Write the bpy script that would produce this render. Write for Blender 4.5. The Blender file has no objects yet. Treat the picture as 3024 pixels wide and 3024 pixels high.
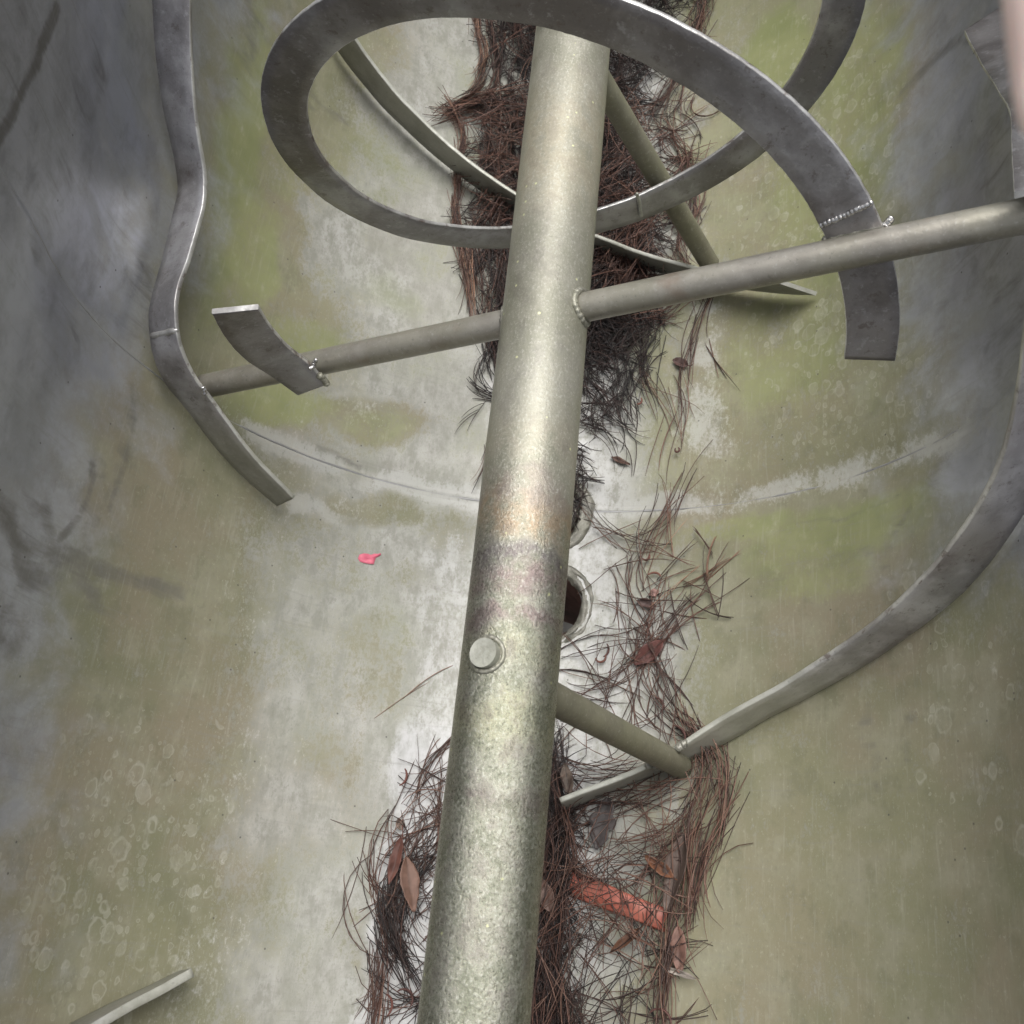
import bpy, bmesh, math, random
import numpy as np
from mathutils import Vector, Matrix, noise as mnoise

rnd = random.Random(7)
rng = np.random.default_rng(7)
A = np.array
scene = bpy.context.scene
C = scene.collection

# ------------------------------------------------------------------ camera
FPX, PITCH, YAW, ROLL, CAM_H, CAM_X = 2929.0, 0.37921, 0.04329, 0.12319, 1.11747, -0.06811
SRC = 3024.0


def cam_axes():
    cp, sp = math.cos(PITCH), math.sin(PITCH)
    f, u, r = A([0, sp, -cp]), A([0, cp, sp]), A([1., 0, 0])
    cy, sy = math.cos(YAW), math.sin(YAW)
    f2, r2 = cy * f + sy * r, cy * r - sy * f
    cr, sr = math.cos(ROLL), math.sin(ROLL)
    return cr * r2 + sr * u, cr * u - sr * r2, f2


CR, CU, CF = cam_axes()
CO = A([CAM_X, 0, CAM_H])
cam_data = bpy.data.cameras.new('camera')
cam = bpy.data.objects.new('camera', cam_data)
C.objects.link(cam)
cam.matrix_world = Matrix(((CR[0], CU[0], -CF[0], CO[0]), (CR[1], CU[1], -CF[1], CO[1]),
                           (CR[2], CU[2], -CF[2], CO[2]), (0, 0, 0, 1)))
cam_data.sensor_width = 36
cam_data.lens = 36 * FPX / SRC
cam_data.clip_start = 0.01
cam_data.clip_end = 200
cam_data.dof.use_dof = True
cam_data.dof.focus_distance = 1.45
cam_data.dof.aperture_fstop = 11
scene.camera = cam

# ------------------------------------------------------------------ light: overcast sky over the open trough
SUN_EL, SUN_ROT = math.radians(74), math.radians(-12)
world = bpy.data.worlds.new('World')
scene.world = world
world.use_nodes = True
wn = world.node_tree
sky = wn.nodes.new('ShaderNodeTexSky')
sky.sky_type = 'NISHITA'
sky.sun_disc = False
sky.sun_elevation = SUN_EL
sky.sun_rotation = SUN_ROT
sky.air_density = 1.0
sky.dust_density = 6.0
sky.ozone_density = 0.6
hsv = wn.nodes.new('ShaderNodeHueSaturation')      # the cloud cover: an even, nearly colourless sky
hsv.inputs['Saturation'].default_value = 0.22
wn.links.new(sky.outputs[0], hsv.inputs['Color'])
bg = wn.nodes['Background']
wn.links.new(hsv.outputs[0], bg.inputs[0])
bg.inputs[1].default_value = 0.10
sun = bpy.data.lights.new('sun', 'SUN')
sun.energy = 1.5
sun.angle = math.radians(40)
sun.color = (1, .98, .95)
sun_o = bpy.data.objects.new('sun', sun)
C.objects.link(sun_o)
sd = Vector((math.cos(SUN_EL) * math.sin(SUN_ROT), math.cos(SUN_EL) * math.cos(SUN_ROT), math.sin(SUN_EL)))
sun_o.rotation_euler = sd.to_track_quat('Z', 'Y').to_euler()
vs = scene.view_settings
vs.view_transform = 'Standard'
vs.look = 'None'
vs.exposure = 0.88
vs.gamma = 1
vs.use_curve_mapping = False
scene.cycles.max_bounces = 5
scene.cycles.diffuse_bounces = 3
scene.cycles.glossy_bounces = 3
scene.cycles.use_adaptive_sampling = True
scene.cycles.adaptive_threshold = 0.02
scene.cycles.use_denoising = True

# ------------------------------------------------------------------ sizes and pixel helpers
R = 0.643            # trough radius round the shaft axis (x = z = 0)
RS = 0.057           # shaft radius
SEAM_Y = 0.718
Y0, Y1 = -0.75, 2.45
TOP = 0.42


def rays(px):
    px = np.atleast_2d(A(px, float))
    d = CF + ((px[:, 0:1] - SRC / 2) / FPX) * CR - ((px[:, 1:2] - SRC / 2) / FPX) * CU
    return d / np.linalg.norm(d, axis=1, keepdims=True)


def on_cyl(px, r):
    """photo pixels -> points on the inside of the cylinder of radius r round the shaft"""
    d = rays(px)
    a = d[:, 0] ** 2 + d[:, 2] ** 2
    b = 2 * (CO[0] * d[:, 0] + CO[2] * d[:, 2])
    c = CO[0] ** 2 + CO[2] ** 2 - r * r
    t = (-b + np.sqrt(np.maximum(b * b - 4 * a * c, 0))) / (2 * a)
    return CO + d * t[:, None]


def to_uv(px):
    """photo pixels (source scale) -> (arc length from the trough bottom, y) on the trough wall"""
    P = on_cyl(px, R)
    d = rays(px)
    out = np.empty((len(P), 2))
    for i, p in enumerate(P):
        if p[2] > 0:
            s = 1 if d[i, 0] > 0 else -1
            t = (s * R - CO[0]) / d[i, 0]
            q = CO + d[i] * t
            out[i] = s * (R * math.pi / 2 + q[2]), q[1]
        else:
            out[i] = R * math.atan2(p[0], -p[2]), p[1]
    return out


K = SRC / 1932.0     # the full view was read at 1932 px


def uvp(pts):
    return to_uv(A(pts, float) * K)


def surf(u, v, h=0.0):
    """arrays u, v, height h -> xyz on the trough wall"""
    u, v, h = np.broadcast_arrays(np.asarray(u, float), np.asarray(v, float), np.asarray(h, float))
    U90 = R * math.pi / 2
    th = np.clip(u, -U90, U90) / R
    ext = np.abs(u) - U90
    z = np.where(ext > 0, ext, -(R - h) * np.cos(th))
    x = np.where(ext > 0, np.sign(u) * (R - h), (R - h) * np.sin(th))
    return np.stack([x, v, z], -1)


def catmull(pts, n):
    """resample a polyline as a smooth curve with n points"""
    P = A(pts, float)
    seg = np.r_[0, np.cumsum(np.linalg.norm(np.diff(P, axis=0), axis=1))]
    s = np.linspace(0, seg[-1], n)
    m = np.gradient(P, seg, axis=0)
    out = np.empty((n, P.shape[1]))
    idx = np.clip(np.searchsorted(seg, s, side='right') - 1, 0, len(P) - 2)
    for k, (i, x) in enumerate(zip(idx, s)):
        h = seg[i + 1] - seg[i]
        t = (x - seg[i]) / h
        out[k] = ((2 * t ** 3 - 3 * t * t + 1) * P[i] + (t ** 3 - 2 * t * t + t) * h * m[i] +
                  (-2 * t ** 3 + 3 * t * t) * P[i + 1] + (t ** 3 - t * t) * h * m[i + 1])
    return out


def vnoise(x, y, seed=0):
    """smooth 2-D value noise, 0..1"""
    r = np.random.default_rng(seed)
    G = r.random((256, 256))
    xi, yi = np.floor(x).astype(int), np.floor(y).astype(int)
    fx, fy = x - xi, y - yi
    fx, fy = fx * fx * (3 - 2 * fx), fy * fy * (3 - 2 * fy)
    g = lambda a, b: G[a % 256, b % 256]
    return ((g(xi, yi) * (1 - fx) + g(xi + 1, yi) * fx) * (1 - fy) +
            (g(xi, yi + 1) * (1 - fx) + g(xi + 1, yi + 1) * fx) * fy)


def fbm(x, y, seed=0, o=4):
    s, a, t = 0, .5, 0
    for k in range(o):
        s = s + a * vnoise(x * 2 ** k + 17 * k, y * 2 ** k + 31 * k, seed + k)
        t += a
        a *= .5
    return s / t


def smooth(a, b, x):
    t = np.clip((x - a) / (b - a), 0, 1)
    return t * t * (3 - 2 * t)


# ------------------------------------------------------------------ materials
class N:
    def __init__(s, name):
        s.m = bpy.data.materials.new(name)
        s.m.use_nodes = True
        s.t = s.m.node_tree
        s.b = s.t.nodes['Principled BSDF']

    def n(s, typ, ins=None, **kw):
        nd = s.t.nodes.new(typ)
        for k, v in kw.items():
            setattr(nd, k, v)
        for k, v in (ins or {}).items():
            s.set(nd.inputs[k], v)
        return nd

    def set(s, sock, v):
        if isinstance(v, bpy.types.NodeSocket):
            s.t.links.new(v, sock)
        elif isinstance(v, tuple) and len(v) == 3 and sock.type == 'RGBA':
            sock.default_value = (*v, 1)
        else:
            sock.default_value = v

    def out(s, key, v):
        s.set(s.b.inputs[key], v)

    def math(s, op, a, b=0.5, c=0.0, clamp=False):
        return s.n('ShaderNodeMath', {0: a, 1: b, 2: c}, operation=op, use_clamp=clamp).outputs[0]

    def mix(s, f, a, b, mode='MIX'):
        nd = s.n('ShaderNodeMix', data_type='RGBA', blend_type=mode)
        s.set(nd.inputs[0], f)
        s.set(nd.inputs[6], a)
        s.set(nd.inputs[7], b)
        return nd.outputs[2]

    def step(s, x, lo, hi, a=0.0, b=1.0):
        return s.n('ShaderNodeMapRange', {0: x, 1: lo, 2: hi, 3: a, 4: b}, interpolation_type='SMOOTHSTEP').outputs[0]

    def noise(s, vec, scale, detail=4, rough=.55, dist=0.0):
        return s.n('ShaderNodeTexNoise', {'Vector': vec, 'Scale': scale, 'Detail': detail, 'Roughness': rough,
                                          'Distortion': dist}).outputs[0]

    def scale(s, vec, sc):
        return s.n('ShaderNodeMapping', {'Vector': vec, 'Scale': sc}).outputs[0]

    def obj(s):
        return s.n('ShaderNodeTexCoord').outputs['Object']

    def uv(s):
        return s.n('ShaderNodeTexCoord').outputs['UV']

    def attr(s, name):
        return s.n('ShaderNodeAttribute', attribute_name=name)

    def bump(s, h, strength, dist, prev=None):
        nd = s.n('ShaderNodeBump', {'Height': h, 'Strength': strength, 'Distance': dist})
        if prev is not None:
            s.set(nd.inputs['Normal'], prev)
        return nd.outputs[0]


def mat_trough():
    m = N('weathered_trough_steel')
    uv = m.uv()
    a = m.n('ShaderNodeSeparateColor', {0: m.attr('film').outputs['Color']})
    olive, green, metal = a.outputs[0], a.outputs[1], a.outputs[2]
    b = m.n('ShaderNodeSeparateColor', {0: m.attr('marks').outputs['Color']})
    dark, ringm, wipe = b.outputs[0], b.outputs[1], b.outputs[2]
    wet_lit = m.attr('wet_lit').outputs['Fac']
    # granular break-up of the film
    g1 = m.noise(m.scale(uv, (1, .6, 1)), 165, 3, .8)
    g2 = m.noise(m.scale(uv, (1, .55, 1)), 40, 5, .72)
    g3 = m.noise(uv, 8, 4, .6)
    gr = m.math('ADD', m.math('MULTIPLY', g1, .5), m.math('MULTIPLY', g2, .5))
    gsh = m.math('MULTIPLY', m.math('SUBTRACT', gr, .5), 3.4)
    g3s = m.math('SUBTRACT', g3, .5)
    ol = m.step(m.math('ADD', m.math('ADD', olive, gsh), m.math('MULTIPLY', g3s, 1.5)), .2, .8)
    gn = m.step(m.math('ADD', m.math('ADD', green, m.math('MULTIPLY', gsh, .4)), m.math('MULTIPLY', g3s, 1.0)), .25, 1.05)
    base = m.mix(m.step(g2, .34, .66), (.25, .25, .215), (.385, .38, .35))
    base = m.mix(m.math('MULTIPLY', m.step(g3, .42, .64), .45), base, (.30, .31, .25))
    
    big = m.noise(uv, 1.6, 3, .6, .5)
    base = m.mix(m.math('MULTIPLY', m.step(big, .45, .62), .45), base, (.27, .26, .225))
    tint = m.noise(uv, 3.2, 4, .62)
    olc = m.mix(m.step(tint, .40, .60), (.158, .158, .09), (.20, .175, .115))
    olc = m.mix(m.math('MULTIPLY', m.step(big, .55, .4), .5), olc, (.21, .20, .115))
    olc = m.mix(m.step(g3, .45, .7), olc, (.225, .215, .15))
    g4 = m.noise(m.scale(uv, (1, .7, 1)), 17, 5, .68)
    olc = m.mix(m.math('MULTIPLY', m.step(g4, .47, .36), .4), olc, (.12, .12, .07))
    olc = m.mix(m.math('MULTIPLY', m.step(g4, .55, .68), .35), olc, (.29, .28, .205))
    olc = m.mix(m.math('MULTIPLY', m.step(g1, .56, .70), .3), olc, (.40, .39, .32))
    olc = m.mix(m.math('MULTIPLY', m.step(g1, .44, .32), .3), olc, (.13, .125, .085))
    base = m.mix(m.math('MULTIPLY', m.step(g1, .47, .36), .4), base, (.20, .195, .16))
    col = m.mix(m.math('MULTIPLY', ol, .92), base, olc)
    gcol = m.mix(m.step(tint, .4, .6), (.17, .192, .078), (.232, .25, .112))
    gcol = m.mix(m.step(g2, .52, .75), gcol, (.295, .30, .19))
    col = m.mix(m.math('MULTIPLY', gn, .82), col, gcol)
    cl = m.step(m.math('ADD', wet_lit, m.math('MULTIPLY', m.math('SUBTRACT', gr, .5), 1.5)), .3, .8)
    col = m.mix(m.math('MULTIPLY', cl, .9), col, m.mix(m.step(g2, .35, .6), (.39, .39, .38), (.50, .50, .50)))  # pale tone carries both the cleanness and the light on the floor
    # drip rings left by drops
    wv = m.n('ShaderNodeVectorMath', {0: uv, 1: m.n('ShaderNodeVectorMath', {0: m.n('ShaderNodeTexNoise', {
        'Vector': uv, 'Scale': 75.0, 'Detail': 1.0}).outputs['Color'], 1: (.011, .011, .0)}, operation='MULTIPLY').outputs[0]},
        operation='ADD').outputs[0]
    ringcov = None
    for sc, off, lo in ((34, 0.0, .30), (70, 3.7, .28), (23, 9.1, .27)):
        vo = m.n('ShaderNodeTexVoronoi', {'Vector': m.n('ShaderNodeMapping', {
            'Vector': wv, 'Location': (off, off, 0), 'Scale': (1, .8, 1)}).outputs[0], 'Scale': float(sc), 'Randomness': 1.0}, voronoi_dimensions='2D')
        dist = vo.outputs['Distance']
        keep = m.n('ShaderNodeSeparateColor', {0: vo.outputs['Color']})
        rad = m.math('MULTIPLY_ADD', m.math('POWER', keep.outputs[1], 2.0), .30, lo - .19)
        q = m.math('SUBTRACT', dist, rad)
        rim = m.math('SUBTRACT', 1.0, m.step(m.math('ABSOLUTE', q), .01, .075))
        fill = m.math('MULTIPLY', m.step(q, .0, -.06), m.math('MULTIPLY', keep.outputs[2], .6))
        one = m.math('MULTIPLY', m.math('MAXIMUM', m.math('MULTIPLY', rim, .8), fill), m.math('LESS_THAN', keep.outputs[0],
                                                                     m.math('MULTIPLY', ringm, .6)))
        ringcov = one if ringcov is None else m.math('MAXIMUM', ringcov, one)
    rsoft = m.math('MULTIPLY', ringcov, m.step(g2, .34, .6, .05, .5))
    col = m.mix(rsoft, col, (.42, .415, .35))
    # bare, rubbed steel high on the walls, sky-blue reflection put into its colour
    sw = m.noise(m.scale(uv, (.8, 1, 1)), 10, 6, .66, .3)
    sw2 = m.noise(m.scale(uv, (1, .7, 1)), 22, 5, .62, .4)
    mc = m.mix(m.step(sw, .40, .60), (.37, .385, .43), (.455, .475, .535))
    mc = m.mix(m.math('MULTIPLY', m.step(g4, .5, .36), .25), mc, (.23, .23, .245))
    mc = m.mix(m.math('MULTIPLY', m.step(g1, .52, .66), .25), mc, (.55, .55, .58))
    mc = m.mix(m.math('MULTIPLY', m.step(sw2, .55, .70), .35), mc, (.20, .205, .225))
    met = m.step(m.math('ADD', metal, m.math('MULTIPLY', m.math('SUBTRACT', sw, .5), 1.1)), .15, .9)
    col = m.mix(met, col, mc)
    # dark rubs, along the sweep of the ribbons
    rub = m.noise(m.scale(uv, (.4, 1.3, 1)), 24, 5, .65, .8)
    dk = m.math('MULTIPLY', m.step(m.math('ADD', dark, m.math('MULTIPLY', m.math('SUBTRACT', rub, .5), 1.6)), .3, 1.05), .72)
    col = m.mix(dk, col, (.12, .113, .10))
    wp = m.step(m.math('ADD', wipe, m.math('MULTIPLY', m.math('SUBTRACT', gr, .5), 3.2)), .3, .9)
    col = m.mix(m.math('MULTIPLY', wp, .6), col, (.42, .42, .40))
    # fine scratches, streaks and specks
    sc1 = m.noise(m.scale(uv, (5, 150, 1)), 1.0, 3, .6)
    col = m.mix(m.math('MULTIPLY', m.step(sc1, .56, .76), .3), col, (.2, .195, .175))
    sc2 = m.noise(m.scale(uv, (170, 12, 1)), 1.0, 3, .6)
    col = m.mix(m.math('MULTIPLY', m.step(sc2, .54, .74), .12), col, (.5, .495, .46))
    sp = m.n('ShaderNodeTexVoronoi', {'Vector': uv, 'Scale': 55.0}, voronoi_dimensions='2D')
    spk = m.math('MULTIPLY', m.step(sp.outputs['Distance'], .11, .06),
                 m.math('LESS_THAN', m.n('ShaderNodeSeparateColor', {0: sp.outputs['Color']}).outputs[0], .016))
    col = m.mix(m.math('MULTIPLY', spk, .75), col, (.06, .055, .05))
    m.out('Base Color', col)
    notol = m.math('SUBTRACT', 1.0, m.math('MAXIMUM', ol, gn))
    metv = m.math('MAXIMUM', m.math('MULTIPLY', met, .8), m.math('MULTIPLY', notol, .14))
    m.out('Metallic', metv)
    ro = m.math('MULTIPLY_ADD', g1, .22, m.math('MULTIPLY_ADD', met, -.09, .33))
    ro = m.math('SUBTRACT', ro, m.math('MULTIPLY', wet_lit, .1))
    m.out('Roughness', ro)
    nb = m.bump(m.noise(m.scale(uv, (1, .6, 1)), 120, 3, .7), .18, .001)
    nb = m.bump(m.noise(m.scale(uv, (.8, .9, 1)), 11, 1, .4, .2), m.math('MULTIPLY_ADD', metal, .5, .05), .02, nb)
    m.out('Normal', nb)
    return m.m


def mat_shaft():
    m = N('mottled_shaft_steel')
    o = m.obj()
    y = m.n('ShaderNodeSeparateXYZ', {0: o}).outputs[1]
    big = m.noise(m.scale(o, (1, .8, 1)), 14, 5, .6)
    fine = m.noise(m.scale(o, (1, .7, 1)), 330, 4, .8)
    mid = m.noise(m.scale(o, (1, .75, 1)), 38, 5, .7)
    yw = m.math('ADD', y, m.math('MULTIPLY', m.math('SUBTRACT', big, .5), .11))
    near = m.step(yw, .58, .28)                   # the near half is more mottled
    col = m.mix(m.step(big, .35, .65), (.20, .197, .15), (.262, .254, .205))
    gre = m.mix(m.step(mid, .35, .65), (.165, .172, .128), (.34, .336, .28))
    col = m.mix(m.math('MULTIPLY', near, .9), col, gre)
    for c, w, cc, st in ((.425, .026, (.27, .19, .115), .9), (.46, .016, (.22, .17, .15), .5), (.372, .015, (.12, .10, .105), .9),
                         (.343, .014, (.17, .115, .118), .85), (.302, .011, (.19, .13, .135), .75), (.262, .022, (.28, .275, .18), .5),
                         (.19, .022, (.30, .30, .17), .5), (.112, .013, (.16, .135, .125), .75), (.055, .012, (.19, .18, .15), .5),
                         (-.03, .014, (.2, .19, .16), .5), (.98, .10, (.38, .335, .235), .5), (.80, .05, (.25, .24, .20), .5),
                         (.62, .04, (.25, .245, .21), .6), (.52, .03, (.30, .275, .215), .5), (-.12, .02, (.21, .21, .17), .5)):
        d = m.math('ABSOLUTE', m.math('SUBTRACT', yw, c))
        k = m.math('MULTIPLY', m.step(d, w * 1.7, w * .2), m.step(mid, .36, .6, .15, 1.0))
        col = m.mix(m.math('MULTIPLY', k, st), col, cc)
    gs = m.math('MULTIPLY', m.step(fine, .53, .64), m.math('MULTIPLY_ADD', near, .25, .33))
    col = m.mix(gs, col, (.54, .535, .48))
    dk = m.math('MULTIPLY', m.step(fine, .46, .34), m.math('MULTIPLY_ADD', near, .5, .36))
    blot = m.math('MULTIPLY', m.step(mid, .5, .64), m.math('MULTIPLY_ADD', near, .25, .3))
    col = m.mix(blot, col, (.135, .12, .105))
    col = m.mix(dk, col, (.12, .115, .085))
    vo = m.n('ShaderNodeTexVoronoi', {'Vector': o, 'Scale': 90.0})
    lich = m.math('MULTIPLY', m.step(vo.outputs['Distance'], .2, .12),
                  m.math('LESS_THAN', m.n('ShaderNodeSeparateColor', {0: vo.outputs['Color']}).outputs[0], .06))
    col = m.mix(lich, col, (.52, .52, .30))
    m.out('Base Color', col)
    m.out('Metallic', m.math('MULTIPLY_ADD', near, .5, .3))
    m.out('Roughness', m.math('MULTIPLY_ADD', fine, .42, m.math('MULTIPLY_ADD', near, -.08, .16)))
    m.out('Normal', m.bump(m.math('ADD', fine, m.math('MULTIPLY', mid, .8)), m.math('MULTIPLY_ADD', near, .4, .3), .0018))
    return m.m


def mat_metal(name, c1, c2, metallic, rough, sc=22., green=0.0, bump=.25, streak=(1, 1, 1), spot=None):
    m = N(name)
    o = m.obj()
    n1 = m.noise(m.scale(o, streak), sc, 5, .6)
    n2 = m.noise(o, 170, 4, .7)
    col = m.mix(m.step(n1, .3, .7), c1, c2)
    if green:
        n3 = m.noise(o, 7, 4, .6)
        col = m.mix(m.math('MULTIPLY', m.step(n3, .35, .65), green), col, (.27, .275, .16))
    col = m.mix(m.math('MULTIPLY', m.step(n2, .56, .7), .28), col, (.5, .49, .46))
    col = m.mix(m.math('MULTIPLY', m.step(n2, .42, .3), .35), col, (.09, .085, .08))
    if spot:
        n4 = m.noise(o, 11, 5, .65)
        col = m.mix(m.math('MULTIPLY', m.step(n4, .56, .72), .6), col, spot)
    m.out('Base Color', col)
    m.out('Metallic', metallic)
    m.out('Roughness', m.math('MULTIPLY_ADD', n1, .22, rough - .11))
    m.out('Normal', m.bump(m.math('ADD', n2, m.math('MULTIPLY', n1, .6)), bump, .0012))
    return m.m


def mat_ribbon(name, edge=False, pale=1.0):
    """flat bar: dull worn steel, with a greenish film low down where water has stood"""
    m = N(name)
    o = m.obj()
    z = m.n('ShaderNodeSeparateXYZ', {0: o}).outputs[2]
    n1 = m.noise(o, 13, 5, .62)
    n2 = m.noise(o, 170, 4, .7)
    n5 = m.noise(o, 4, 3, .55)
    low = m.step(m.math('ADD', z, m.math('MULTIPLY', m.math('SUBTRACT', n1, .5), .12)), -.26, -.38)
    if edge:
        c = m.mix(m.step(n1, .35, .65), (.30, .29, .28), (.60, .60, .58))
        c = m.mix(m.math('MULTIPLY', m.step(m.noise(o, 45, 4, .6), .55, .68), .75), c, (.11, .075, .06))
        lowc = m.mix(m.step(n1, .35, .65), (.33, .33, .28), (.47, .47, .42))
    else:
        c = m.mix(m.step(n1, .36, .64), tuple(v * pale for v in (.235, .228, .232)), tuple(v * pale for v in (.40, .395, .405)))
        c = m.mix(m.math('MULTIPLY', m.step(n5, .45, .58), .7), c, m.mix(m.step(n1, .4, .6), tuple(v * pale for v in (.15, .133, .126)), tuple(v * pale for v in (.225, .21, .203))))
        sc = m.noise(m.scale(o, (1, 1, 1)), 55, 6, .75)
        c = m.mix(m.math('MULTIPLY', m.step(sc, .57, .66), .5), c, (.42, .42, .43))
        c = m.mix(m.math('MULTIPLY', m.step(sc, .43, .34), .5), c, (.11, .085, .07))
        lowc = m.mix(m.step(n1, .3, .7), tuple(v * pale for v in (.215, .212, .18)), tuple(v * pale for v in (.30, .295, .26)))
    c = m.mix(low, c, lowc)
    c = m.mix(m.math('MULTIPLY', m.step(n2, .58, .72), .25), c, (.5, .5, .48))
    c = m.mix(m.math('MULTIPLY', m.step(n2, .42, .28), .3), c, (.08, .075, .07))
    m.out('Base Color', c)
    m.out('Metallic', m.math('MULTIPLY_ADD', low, -.25, .6))
    m.out('Roughness', m.math('MULTIPLY_ADD', n1, .22, m.math('MULTIPLY_ADD', low, .12, .26 if not edge else .22)))
    nb = m.bump(n2, .22, .0012)
    nb = m.bump(n1, .4, .008, nb)
    m.out('Normal', nb)
    return m.m


def mat_attr(name, rough=.6, spec=.4, trans=0.0):
    """colour comes from the 'tone' attribute (needles, leaves)"""
    m = N(name)
    c = m.attr('tone').outputs['Color']
    n1 = m.noise(m.obj(), 120, 3, .6)
    col = m.mix(m.math('MULTIPLY', m.step(n1, .4, .7), .35), c, m.mix(1.0, c, (.55, .5, .48), 'MULTIPLY'))
    m.out('Base Color', col)
    m.out('Roughness', rough)
    m.out('Specular IOR Level', spec)
    return m.m


def mat_plain(name, c1, c2, rough, scale=40., bump=.1, sss=0.0):
    m = N(name)
    o = m.obj()
    n1 = m.noise(o, scale, 4, .6)
    m.out('Base Color', m.mix(m.step(n1, .3, .7), c1, c2))
    m.out('Roughness', rough)
    m.out('Normal', m.bump(n1, bump, .001))
    if sss:
        m.out('Subsurface Weight', sss)
        m.out('Subsurface Scale', .004)
    return m.m


M = {
    'trough': mat_trough(),
    'shaft': mat_shaft(),
    'ribbon': mat_ribbon('dull_ribbon_steel'),
    'ribbon_pale': mat_ribbon('pale_ribbon_steel', False, 1.45),
    'ribbon_shaded': mat_ribbon('shaded_ribbon_steel', False, .6),  # same ribbon steel darkened: shade on one cut end put into the colour
    'edge': mat_ribbon('cut_edge_steel', True),
    'edge_low': mat_metal('dull_cut_edge_steel', (.30, .30, .26), (.46, .46, .41), .5, .45, 60, .2, .5),
    'arm': mat_metal('arm_pipe_steel', (.24, .225, .195), (.335, .315, .275), .5, .36, 20, .2, .35, spot=(.22, .16, .12)),
    'arm_low': mat_metal('filmed_arm_steel', (.155, .148, .108), (.205, .195, .145), .3, .48, 26, .25, .3),
    'weld': mat_metal('weld_bead_steel', (.34, .33, .32), (.62, .61, .60), .9, .24, 130, bump=.5),
    'weld_low': mat_metal('stained_weld_steel', (.15, .145, .125), (.30, .29, .255), .4, .42, 70, .3, .8),
    'collar': mat_metal('grimy_collar_steel', (.11, .105, .095), (.22, .21, .19), .25, .5, 60, .2, .9),
    'shell': mat_metal('outer_trough_steel', (.3, .3, .3), (.4, .4, .4), .6, .5, 8),
    'dark': mat_plain('stained_pipe_bore', (.13, .075, .06), (.22, .13, .105), .6),
    'needle': mat_attr('dry_pine_needle', .5, .45),
    'leaf': mat_attr('dead_leaf', .6, .35),
    'petal': mat_plain('pink_petal', (.58, .115, .18), (.66, .17, .23), .6, 60),
    'plastic': mat_plain('faded_red_plastic', (.36, .095, .065), (.46, .16, .115), .45, 50),
    'skin': mat_plain('pale_skin', (.80, .62, .56), (.86, .70, .64), .5, 30, .1, .2),
    'soil': mat_plain('ground_gravel', (.10, .095, .08), (.20, .19, .17), .9, 30, .6),
}


# ------------------------------------------------------------------ object helpers
def mesh_obj(name, verts, faces, mats, parent=None, idx=None, smooth_=True):
    me = bpy.data.meshes.new(name)
    me.from_pydata([tuple(v) for v in verts], [], [tuple(f) for f in faces])
    for mt in (mats if isinstance(mats, (list, tuple)) else [mats]):
        me.materials.append(mt)
    if idx is not None:
        me.polygons.foreach_set('material_index', idx)
    if smooth_ is True:
        me.polygons.foreach_set('use_smooth', [True] * len(me.polygons))
    elif smooth_:
        me.polygons.foreach_set('use_smooth', smooth_)
    me.update()
    o = bpy.data.objects.new(name, me)
    C.objects.link(o)
    if parent:
        o.parent = parent
        o.matrix_parent_inverse = Matrix.Identity(4)
        o.location = -parent.location if parent.type == 'EMPTY' else (0, 0, 0)
    return o


def tag(o, label=None, cat=None, group=None, kind=None):
    for k, v in (('label', label), ('category', cat), ('group', group), ('kind', kind)):
        if v:
            o[k] = v
    return o


def empty(name, loc, label, cat, group=None):
    e = bpy.data.objects.new(name, None)
    e.empty_display_size = .1
    C.objects.link(e)
    e.location = loc
    return tag(e, label, cat, group)


def grid_faces(nu, nv, closed_u=False):
    f = []
    for j in range(nv - 1):
        for i in range(nu if closed_u else nu - 1):
            a, b = j * nu + i, j * nu + (i + 1) % nu
            f.append((a, b, b + nu, a + nu))
    return f


def frame_for(d):
    d = A(d) / np.linalg.norm(d)
    a = A([0, 0, 1.]) if abs(d[2]) < .9 else A([0, 1., 0])
    x = np.cross(a, d)
    x /= np.linalg.norm(x)
    return x, np.cross(d, x), d


def tube(path, rad, n=14, caps=True, closed=False):
    """verts, faces of a tube along a path with a radius per point"""
    P = A(path, float)
    rad = np.broadcast_to(A(rad, float), (len(P),))
    T = np.gradient(P, axis=0)
    if closed:
        T = (np.roll(P, -1, 0) - np.roll(P, 1, 0))
    T /= np.linalg.norm(T, axis=1, keepdims=True)
    x, y, _ = frame_for(T[0])
    V = []
    for p, t, r in zip(P, T, rad):
        x = x - t * (x @ t)
        x /= np.linalg.norm(x)
        y = np.cross(t, x)
        for k in range(n):
            an = 2 * math.pi * k / n
            V.append(p + r * (math.cos(an) * x + math.sin(an) * y))
    F = grid_faces(n, len(P), True)
    if closed:
        L = len(P) - 1
        F += [(L * n + i, L * n + (i + 1) % n, (i + 1) % n, i) for i in range(n)]
    elif caps:
        F.append(tuple(range(n - 1, -1, -1)))
        F.append(tuple((len(P) - 1) * n + i for i in range(n)))
    return V, F


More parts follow.
